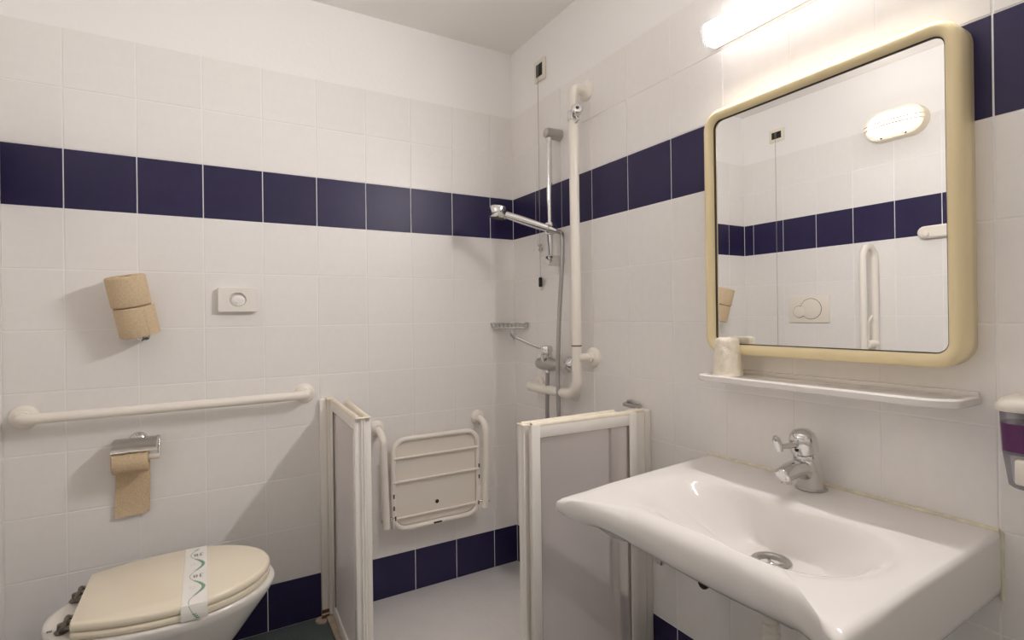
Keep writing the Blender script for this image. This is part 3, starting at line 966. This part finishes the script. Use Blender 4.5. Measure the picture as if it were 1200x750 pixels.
lp = thing('strip_light', 'lit fluorescent strip light on the right wall above the mirror', 'wall light', (0, -1.46, 2.03))
LY0, LY1 = -1.770, -1.172
b = box((-0.016, LY0 + 0.004, 2.010), (-0.0003, LY1 - 0.004, 2.066), 0.003)
obj('base', b, MT['white_pl'], lp)
prof = [(-0.014, 2.006), (-0.050, 2.004), (-0.0520, 2.0055), (-0.0665, 2.0460), (-0.0610, 2.0640), (-0.052, 2.068), (-0.014, 2.066)]
lens = [(-0.0520, 2.0055), (-0.0600, 2.0240), (-0.0665, 2.0460), (-0.0610, 2.0640)]
obj('diffuser_side', loft([[(x, y, z) for x, z in prof[:3] + prof[4:]] for y in (LY0 + 0.016, LY1 - 0.016)]), MT['tube_side'], lp, smooth=60)
obj('diffuser', loft([[(x - 0.0004, y, z) for x, z in lens] for y in (LY0 + 0.016, LY1 - 0.016)]), MT['tube'], lp, smooth=60)
for y0, y1 in ((LY1 - 0.0155, LY1), (LY0 + 0.0155, LY0)):
    obj('end_cap', loft([[(x * s, y, 2.036 + (z - 2.036) * s) for x, z in prof] for y, s in ((y0, 1.02), (y0 + (y1 - y0) * 0.6, 1.02), (y1, 0.9))]), MT['endcap'], lp, smooth=40)

sh = thing('mirror_shelf', 'narrow white shelf with clipped corners under the mirror', 'shelf', (0, -1.48, 1.05))
ol = [(-0.0003, -1.188), (-0.092, -1.188), (-0.104, -1.190), (-0.122, -1.200), (-0.128, -1.210), (-0.129, -1.222), (-0.129, -1.722), (-0.127, -1.735), (-0.120, -1.750), (-0.100, -1.772), (-0.090, -1.776), (-0.0003, -1.776)]
ctr = Vector((-0.05, -1.48))
def insetp(ins, z):
    return [(ctr.x + (p[0] - ctr.x) * (1 - ins / 0.065), ctr.y + (p[1] - ctr.y) * (1 - ins / 0.294), z) if p[0] < -0.01 else (p[0], ctr.y + (p[1] - ctr.y) * (1 - ins / 0.294), z) for p in ol]
obj('board', loft([insetp(0.003, 1.0400), insetp(0.0, 1.0425), insetp(0.0, 1.0545), insetp(0.002, 1.0570), insetp(0.007, 1.0580), insetp(0.010, 1.0560)]), MT['ceramic'], sh, smooth=30)
obj('back_lip', box((-0.010, -1.774, 1.055), (-0.0004, -1.190, 1.066), 0.002), MT['ceramic'], sh)

cup = thing('wrapped_cup', 'upturned cup in a crinkled cream wrapper on the shelf below the mirror', 'cup', (-0.080, -1.262, 1.057))
cbm = bmesh.new()
rg = []
for i in range(15):
    t = i / 14
    z = 1.0565 + 0.104 * t
    r = 0.0375 - 0.0095 * t
    if i == 0:
        r += 0.001
    if i >= 12:
        r = [0.0290, 0.0272, 0.0225][i - 12]
        z = 1.0565 + [0.0955, 0.1005, 0.1030][i - 12]
    ring = []
    for k in range(48):
        a = 2 * PI * k / 48
        wv = 0.0011 * math.sin(a * 7 + t * 5) + 0.0009 * math.sin(a * 11 - t * 13) + 0.0008 * math.sin(a * 4 + t * 21)
        if i in (0,):
            wv *= 0.4
        rr = r + wv
        ring.append((-0.080 + rr * math.cos(a), -1.262 + rr * math.sin(a), z + (0.0012 * math.sin(a * 5) if i > 11 else 0)))
    rg.append(ring)
obj('cup_body', loft(rg), MT['white_pl'], cup)
bm = bmesh.new()
rg2 = [[(-0.080 + (p[0] + 0.080) * 1.02, -1.262 + (p[1] + 1.262) * 1.02, p[2] + (0.0006 if i > 9 else 0)) for p in r] for i, r in enumerate(rg)]
obj('wrapper', loft(rg2, False, True), MT['wrap'], cup, smooth=60)

# ------------------------------------------------------------------ sink
sk = thing('sink', 'wide white accessible sink with a concave front edge under the mirror', 'sink', (-0.28, -1.465, 0.78))
def ztop(x, y=-0.9):
    dip = 0.007 * smooth01((-x - 0.34) / 0.10) * math.exp(-((y + 1.50) / 0.20) ** 2)
    return 0.800 + 0.045 * x - dip
YL, YR = -1.130, -1.803
fpts = [(-1.152, -0.576), (-1.194, -0.545), (-1.30, -0.505), (-1.37, -0.493), (-1.48, -0.484), (-1.556, -0.482), (-1.637, -0.489), (-1.706, -0.507), (-1.765, -0.548), (-1.785, -0.565)]
outline = [(-0.0005, YR), (-0.0005, YL)] 
left = [(-0.0005 - (0.538 * k / 14), YL - 0.004 * k / 14) for k in range(1, 15)]
cl_l = [(-0.562, -1.1345), (-0.574, -1.138), (-0.580, -1.146)]
front = [(x, y) for (x, y, _z) in catmull([(p[1], p[0], 0) for p in fpts], 6)]
cl_r = [(-0.566, -1.796), (-0.556, -1.802)]
right = [(-0.548 + 0.5475 * k / 14, YR) for k in range(0, 14)]
outline = [(-0.0005, YL)] + left + cl_l + front + cl_r + right + [(-0.0005, YR)]
BC = Vector((-0.312, -1.468))
poly = [Vector(p) for p in outline]
poly = poly + [Vector((-0.0005, YR + (YL - YR) * k / 24)) for k in range(1, 24)]
def angle_of(p):
    return math.atan2(p.y - BC.y, p.x - BC.x)
# dense outline ordered by angle about the bowl centre
dense = []
for a, b in zip(poly, poly[1:] + poly[:1]):
    n_ = max(1, int((b - a).length / 0.012))
    for k in range(n_):
        dense.append(a + (b - a) * k / n_)
dense.sort(key=angle_of)
def bowl_pt(ang, s, cx=0.0):
    """rim of the bowl: a wide super-ellipse bulging in under the tap"""
    c, s_ = math.cos(ang), math.sin(ang)
    ax_, by_ = (0.158 if c > 0 else 0.150), 0.268
    if s_ > 0:
        by_ = 0.262
    e = 2.6
    r = (abs(c / ax_) ** e + abs(s_ / by_) ** e) ** (-1 / e)
    p = Vector((c * r, s_ * r))
    if c > 0:
        p.x -= 0.030 * math.exp(-(p.y / 0.09) ** 2)
    else:
        p.x += 0.030 * math.exp(-(p.y / 0.13) ** 2)
    return p * s
DR = Vector((-0.224, -1.477))
rings = []
def inward(p, d):
    v = BC - p
    # mostly keep the plan shape: inset along axes
    q = Vector((p.x, p.y))
    hx = max(abs(v.x), 0.05)
    q.x += math.copysign(min(d, abs(v.x)), v.x) * (1 if abs(v.x) > 0.12 or True else 0) * min(1, abs(v.x) / 0.17)
    q.y += math.copysign(min(d, abs(v.y)), v.y) * min(1, abs(v.y) / 0.30)
    return q
def at_back(p):
    return p.x > -0.02
def skirt(p):
    f = smooth01((-p.x - 0.40) / 0.13)
    return 0.138 - 0.064 * f - 0.016 * smooth01((-p.x - 0.50) / 0.07), f
def add_ring(fn):
    rings.append([fn(p) for p in dense])
def R0(ins, dz, back_keep=True):
    def fn(p):
        q = inward(p, ins)
        if p.x > -0.004:
            q.x = p.x
        return Vector((q.x, q.y, ztop(q.x, q.y) + dz(p)))
    return fn
# underside, from the middle outwards
add_ring(lambda p: Vector((BC.x + 0.04 + (p.x - BC.x) * 0.26, BC.y + (p.y - BC.y) * 0.26, 0.640)))
add_ring(lambda p: Vector((BC.x + 0.02 + (p.x - BC.x) * 0.55, BC.y + (p.y - BC.y) * 0.55, 0.645 + 0.070 * skirt(p)[1])))
def low(ins, up, k):
    def fn(p):
        d, f = skirt(p)
        q = inward(p, ins * (1 + k * f))
        if p.x > -0.004:
            q.x = p.x
        return Vector((q.x, q.y, ztop(p.x, p.y) - d + up * (1 - 0.2 * f)))
    return fn
add_ring(low(0.085, 0.018, 0.3))
add_ring(low(0.045, -0.008, 0.6))
add_ring(low(0.022, -0.004, 0.9))
add_ring(low(0.010, 0.006, 1.0))
add_ring(low(0.003, 0.020, 1.3))
add_ring(low(0.0, 0.034, 1.0))
def rollr(p):
    side = min(YL - p.y, p.y - YR)
    return 0.012 + 0.022 * smooth01((-p.x - 0.40) / 0.08) * (0.22 + 0.78 * smooth01(side / 0.15))
for a in range(0, 7):
    th = R_(15 * a)
    rings.append([R0(rollr(p) * (1 - math.cos(th)), lambda p, th=th: -rollr(p) * (1 - math.sin(th)))(p) for p in dense])
# flat deck to the bowl rim and down
def deck(t):
    def fn(p):
        o = inward(p, rollr(p))
        if p.x > -0.004:
            o.x = p.x - 0.006
        bpv = bowl_pt(angle_of(p), 1.09)
        b = BC + bpv
        if b.x < o.x + 0.0 and False:
            b = o
        q = o + (b - o) * t
        return Vector((q.x, q.y, ztop(q.x, q.y)))
    return fn
for t in (0.12, 0.35, 0.65, 1.0):
    add_ring(deck(t))
ZDR = 0.667
def bowl(t):
    """t runs from the rim of the bowl (0) to the edge of the drain (1)"""
    def fn(p):
        a = angle_of(p)
        b = BC + bowl_pt(a, 1.09)
        d_ = DR + Vector((math.cos(a), math.sin(a))) * 0.036
        e_ = (b.y - BC.y) / 0.29
        w = 0.56 + (0.36 if e_ > 0 else 0.12) * smooth01(abs(e_))
        if b.x > BC.x:
            w -= 0.06
        q = b + (d_ - b) * t
        h = 0.93 * smooth01(t / w) + 0.07 * t
        z0 = ztop(q.x, q.y)
        return Vector((q.x, q.y, z0 + (ZDR - z0) * h))
    return fn
for k in range(1, 19):
    add_ring(bowl(k / 18))
add_ring(lambda p: Vector((DR.x + 0.030 * math.cos(angle_of(p)), DR.y + 0.030 * math.sin(angle_of(p)), 0.659)))
sb_ = loft(rings)
soft = [v for v in sb_.verts if v.co.x < -0.05 and v.co.z > 0.70 and v.co.y < YL - 0.012 and v.co.y > YR + 0.010]
for _ in range(5):
    bmesh.ops.smooth_vert(sb_, verts=soft, factor=0.5, use_axis_x=True, use_axis_y=True, use_axis_z=True)
basin = obj('basin', sb_, MT['ceramic'], sk, smooth=75)
dr = thing_none = None
dg = lathe([(0.0275, -0.012), (0.0275, 0.001), (0.030, 0.0035), (0.040, 0.0030), (0.0415, 0.0012), (0.0405, 0.0002)], (DR.x, DR.y, 0.6675), (0, 0, 1), 40, cap=False)
drn = obj('drain', dg, MT['steel'], sk)
cr_ = bmesh.new()
for a in (45, 135):
    u = Vector((math.cos(R_(a)), math.sin(R_(a)), 0)) * 0.027
    c0 = Vector((DR.x, DR.y, 0.6605))
    pipe([c0 - u, c0 + u], 0.0032, 8, bm=cr_)
lathe([(0.007, 0), (0.007, 0.004), (0.004, 0.006), (0, 0.006)], (DR.x, DR.y, 0.6595), (0, 0, 1), 14, bm=cr_)
obj('drain_cross', cr_, MT['chrome'], drn)
obj('drain_throat', lathe([(0.0276, 0.0), (0.0276, 0.001), (0, 0.001)], (DR.x, DR.y, 0.6550), (0, 0, 1), 28), MT['dark'], drn)
slb = bmesh.new()
pipe([(-0.0035, YL - 0.002, 0.801), (-0.0035, YR + 0.002, 0.801)], 0.0050, 8, bm=slb)
pipe([(-0.0030, YR - 0.001, 0.800), (-0.0030, YR - 0.001, 0.668)], 0.0032, 8, bm=slb)
obj('sealant', slb, MT['silicone'], sk)

# waste hose and valves below
ws = thing('waste_hose', 'white corrugated waste hose hanging under the sink', 'waste pipe', (-0.215, -1.47, 0.5))
wp = catmull([(DR.x, DR.y, 0.634), (-0.222, -1.472, 0.56), (-0.215, -1.470, 0.46), (-0.205, -1.468, 0.36), (-0.16, -1.466, 0.27), (-0.08, -1.465, 0.26), (-0.0005, -1.465, 0.30)], 26)
obj('hose', pipe(wp, [0.0165 if k % 4 < 2 else 0.0195 for k in range(len(wp))], 18), MT['white_pl'], ws, smooth=30)
obj('wall_collar', lathe([(0.038, 0), (0.036, 0.006), (0.022, 0.012)], (-0.0002, -1.465, 0.30), (-1, 0, 0), 28), MT['white_pl'], ws)
for yv, lab, m2 in ((-0.985, 'chrome angle valve low on the right wall next to the shower screen', 'chrome'), (-1.155, 'angle valve with black knob low on the right wall below the sink', 'black')):
    zv = 0.432
    v = thing('angle_valve', lab, 'valve', (0, yv, zv), 'angle valves under the sink')
    obj('escutcheon', lathe([(0.026, 0), (0.024, 0.005), (0.012, 0.009)], (-0.0002, yv, zv), (-1, 0, 0), 26), MT['chrome'], v)
    obj('body', pipe([(-0.006, yv, zv), (-0.050, yv, zv)], 0.010, 16), MT['chrome'], v)
    obj('knob', lathe([(0.012, 0), (0.017, 0.003), (0.017, 0.016), (0.012, 0.020), (0, 0.020)], (-0.048, yv, zv), (-1, 0, 0), 10), MT[m2], v)
    obj('outlet', pipe([(-0.032, yv, zv), (-0.032, yv, zv + 0.045)], 0.0075, 14), MT['chrome'], v)
    obj('supply_hose', pipe(catmull([(-0.032, yv, zv + 0.04), (-0.034, yv - 0.02, zv + 0.10), (-0.060, (yv * 0.4 - 1.45 * 0.6), 0.60), (-0.075, -1.455 + (0.012 if m2 == 'chrome' else -0.012), 0.646)], 8), 0.0055, 10), MT['hose'], v)

# basin tap
fa = thing('basin_tap', 'chrome single lever mixer tap on the back of the sink', 'tap', (-0.070, -1.455, 0.797))
FZ = ztop(-0.05)
FX, FY = -0.048, -1.468
tax = Vector((-0.27, 0.0, 1)).normalized()
obj('base_ring', lathe([(0.034, 0), (0.035, 0.002), (0.033, 0.006), (0.030, 0.007)], (FX, FY, FZ - 0.0005), (0, 0, 1), 32), MT['steel'], fa)
obj('body', lathe([(0.0, -0.002), (0.0300, 0.000), (0.0295, 0.012), (0.0285, 0.04), (0.0275, 0.075), (0.0265, 0.090), (0.0235, 0.094)], (FX, FY, FZ), tax, 36), MT['chrome'], fa)
spt = catmull([(FX - 0.012, FY, FZ + 0.040), (FX - 0.045, FY, FZ + 0.056), (FX - 0.080, FY, FZ + 0.056), (FX - 0.112, FY, FZ + 0.050), (FX - 0.122, FY, FZ + 0.046)], 6)
nsp = len(spt)
obj('spout', pipe(spt, [0.024 - 0.007 * k / (nsp - 1) if k < nsp - 4 else [0.0165, 0.0155, 0.0135, 0.0095][k - nsp + 4] for k in range(nsp)], 22), MT['chrome'], fa, smooth=60)
obj('aerator', lathe([(0.0115, 0), (0.0115, 0.012), (0.009, 0.013), (0, 0.0125)], (FX - 0.100, FY, FZ + 0.040), (-0.15, 0, -1), 24), MT['chrome'], fa)
hc2 = Vector((FX, FY, FZ)) + tax * 0.095
obj('head', lathe([(0.0235, 0), (0.0300, 0.004), (0.0310, 0.016), (0.0305, 0.032), (0.0275, 0.044), (0.0200, 0.053), (0.009, 0.0575), (0, 0.058)], hc2, tax, 36), MT['chrome'], fa)
l0 = hc2 + Vector((-0.020, 0, 0.022))
l1 = Vector((FX - 0.122, FY + 0.004, FZ + 0.116))
obj('lever', pipe([l0, l0 + (l1 - l0) * 0.4, l1], [0.0095, 0.0070, 0.0055], 14), MT['chrome'], fa)
obj('lever_paddle', pipe([l1 + Vector((0.003, 0, -0.009)), l1 + Vector((-0.002, 0, 0.004)), l1 + Vector((-0.010, 0, 0.020)), l1 + Vector((-0.014, 0, 0.027))], [0.0075, 0.0100, 0.0085, 0.004], 16, sx=1.0), MT['chrome'], fa)
obj('indicator', lathe([(0.005, 0), (0.005, 0.001), (0, 0.0012)], hc2 + Vector((-0.0345, -0.001, 0.010)), (-1, -0.05, 0.05), 12), MT['black'], fa)

# soap dispenser at the right edge
sd = thing('soap_dispenser', 'wall soap dispenser half full of purple soap, right of the sink', 'soap dispenser', (0, -1.868, 0.98))
dy, dw = -1.868, 0.047
def ds(z, w, d, x0=-0.0005):
    o = []
    for p in rrect(2 * w, d, min(0.022, d * 0.45), 6):
        o.append((x0 - d / 2 + (p[1]), dy + p[0], z))
    return o
obj('back_plate', box((-0.006, dy - 0.040, 0.915), (-0.0003, dy + 0.040, 1.065), 0.002), MT['white_pl'], sd)
obj('cap', loft([ds(1.044, 0.050, 0.086), ds(1.046, 0.051, 0.088), ds(1.056, 0.051, 0.088), ds(1.066, 0.046, 0.080), ds(1.072, 0.034, 0.060)]), MT['white_pl'], sd, smooth=60)
obj('reservoir', loft([ds(0.968, 0.0435, 0.076, -0.007), ds(1.0435, 0.047, 0.076, -0.007)]), MT['tank'], sd)
obj('soap', loft([ds(0.973, 0.0438, 0.0770, -0.0066), ds(1.023, 0.0462, 0.0774, -0.0066)]), MT['soap'], sd, label='purple liquid soap')
obj('lower_cover', loft([ds(0.905, 0.034, 0.062, -0.006), ds(0.910, 0.038, 0.068, -0.006), ds(0.9655, 0.0432, 0.076, -0.006)]), MT['tank'], sd)
obj('push_bar', box((-0.092, dy - 0.020, 0.918), (-0.076, dy + 0.020, 0.962), 0.004), MT['white_pl'], sd)

# ------------------------------------------------------------------ left wall (seen in the mirror)
bl = thing('bulkhead_lamp', 'oval lit bulkhead lamp high on the left wall, seen in the mirror', 'wall light', (XL, -0.889, 2.185))
def oval(w, h, x, n=48):
    o = []
    r = h / 2
    for k in range(n):
        a = 2 * PI * k / n
        cxo = (w / 2 - r) * (1 if math.cos(a) >= 0 else -1)
        o.append((XL + x, -0.889 + cxo + r * math.cos(a), 2.185 + r * math.sin(a)))
    return o
obj('housing', loft([oval(0.272, 0.150, 0.0003), oval(0.272, 0.150, 0.045), oval(0.266, 0.144, 0.056), oval(0.238, 0.116, 0.060), oval(0.236, 0.114, 0.050)]), MT['cream'], bl)
obj('glass_bowl', loft([oval(0.234, 0.112, 0.052), oval(0.230, 0.108, 0.064), oval(0.200, 0.080, 0.080), oval(0.140, 0.035, 0.087), oval(0.124, 0.018, 0.0875)]), MT['bulb'], bl, smooth=70)
for z in (2.196, 2.176):
    g = catmull([(XL + 0.055, -0.889 - 0.134, z), (XL + 0.080, -0.889 - 0.09, z), (XL + 0.0965, -0.889, z), (XL + 0.080, -0.889 + 0.09, z), (XL + 0.055, -0.889 + 0.134, z)], 6)
    obj('guard_rib', pipe(g, 0.0055, 10), MT['cream'], bl)
for y in (-0.835, -0.943):
    obj('screw', lathe([(0.005, 0), (0.005, 0.0015), (0, 0.002)], (XL + 0.0585, y, 2.1215), (1, 0, 0), 12), MT['dark'], bl)

fg = thing('folding_grab_rail', 'white fold-up grab rail standing upright on the left wall', 'grab rail', (XL, -0.80, 1.05))
gy = -0.790
loop = fillet([(XL + 0.048, gy, 0.86), (XL + 0.048, gy, 1.562), (XL + 0.165, gy, 1.562), (XL + 0.165, gy, 0.90), (XL + 0.060, gy, 0.90)], [0.058, 0.058, 0.045], 12)
obj('tube', pipe(loop, 0.0165, 20), MT['rail'], fg, smooth=60)
obj('wall_plate', box((XL + 0.0003, gy - 0.045, 0.76), (XL + 0.010, gy + 0.045, 1.0), 0.003), MT['rail'], fg)
obj('pivot_block', box((XL + 0.010, gy - 0.026, 0.82), (XL + 0.075, gy + 0.026, 0.92), 0.006), MT['rail'], fg)
hk = pipe(fillet([(XL + 0.12, gy, 1.045), (XL + 0.12, gy, 1.17), (XL + 0.105, gy - 0.012, 1.205)], 0.01), 0.0055, 12)
obj('paper_arm', hk, MT['rail'], fg)
obj('paper_arm_clamp', pipe([(XL + 0.048, gy, 1.055), (XL + 0.135, gy, 1.055)], 0.020, 18), MT['rail'], fg)

wb2 = thing('grab_rail', 'white flat grab rail with rounded end, cut by the right edge of the mirror', 'grab rail', (XL, -1.15, 1.612))
pp = []
for p in rrect(0.40, 0.060, 0.0298, 10):
    pp.append((-1.175 + p[0], 1.612 + p[1]))
obj('bar', loft([[(XL + x, -1.175 + (y + 1.175) * (1 - q / 0.2), 1.612 + (z - 1.612) * (1 - q / 0.03)) for y, z in pp] for x, q in ((0.0003, 0.0), (0.030, 0.0), (0.036, 0.006))]), MT['white_pl'], wb2)
obj('knob', lathe([(0.013, 0), (0.013, 0.012), (0.010, 0.015), (0, 0.016)], (XL + 0.0355, -1.014, 1.602), (1, 0, 0), 20), MT['white_pl'], wb2)
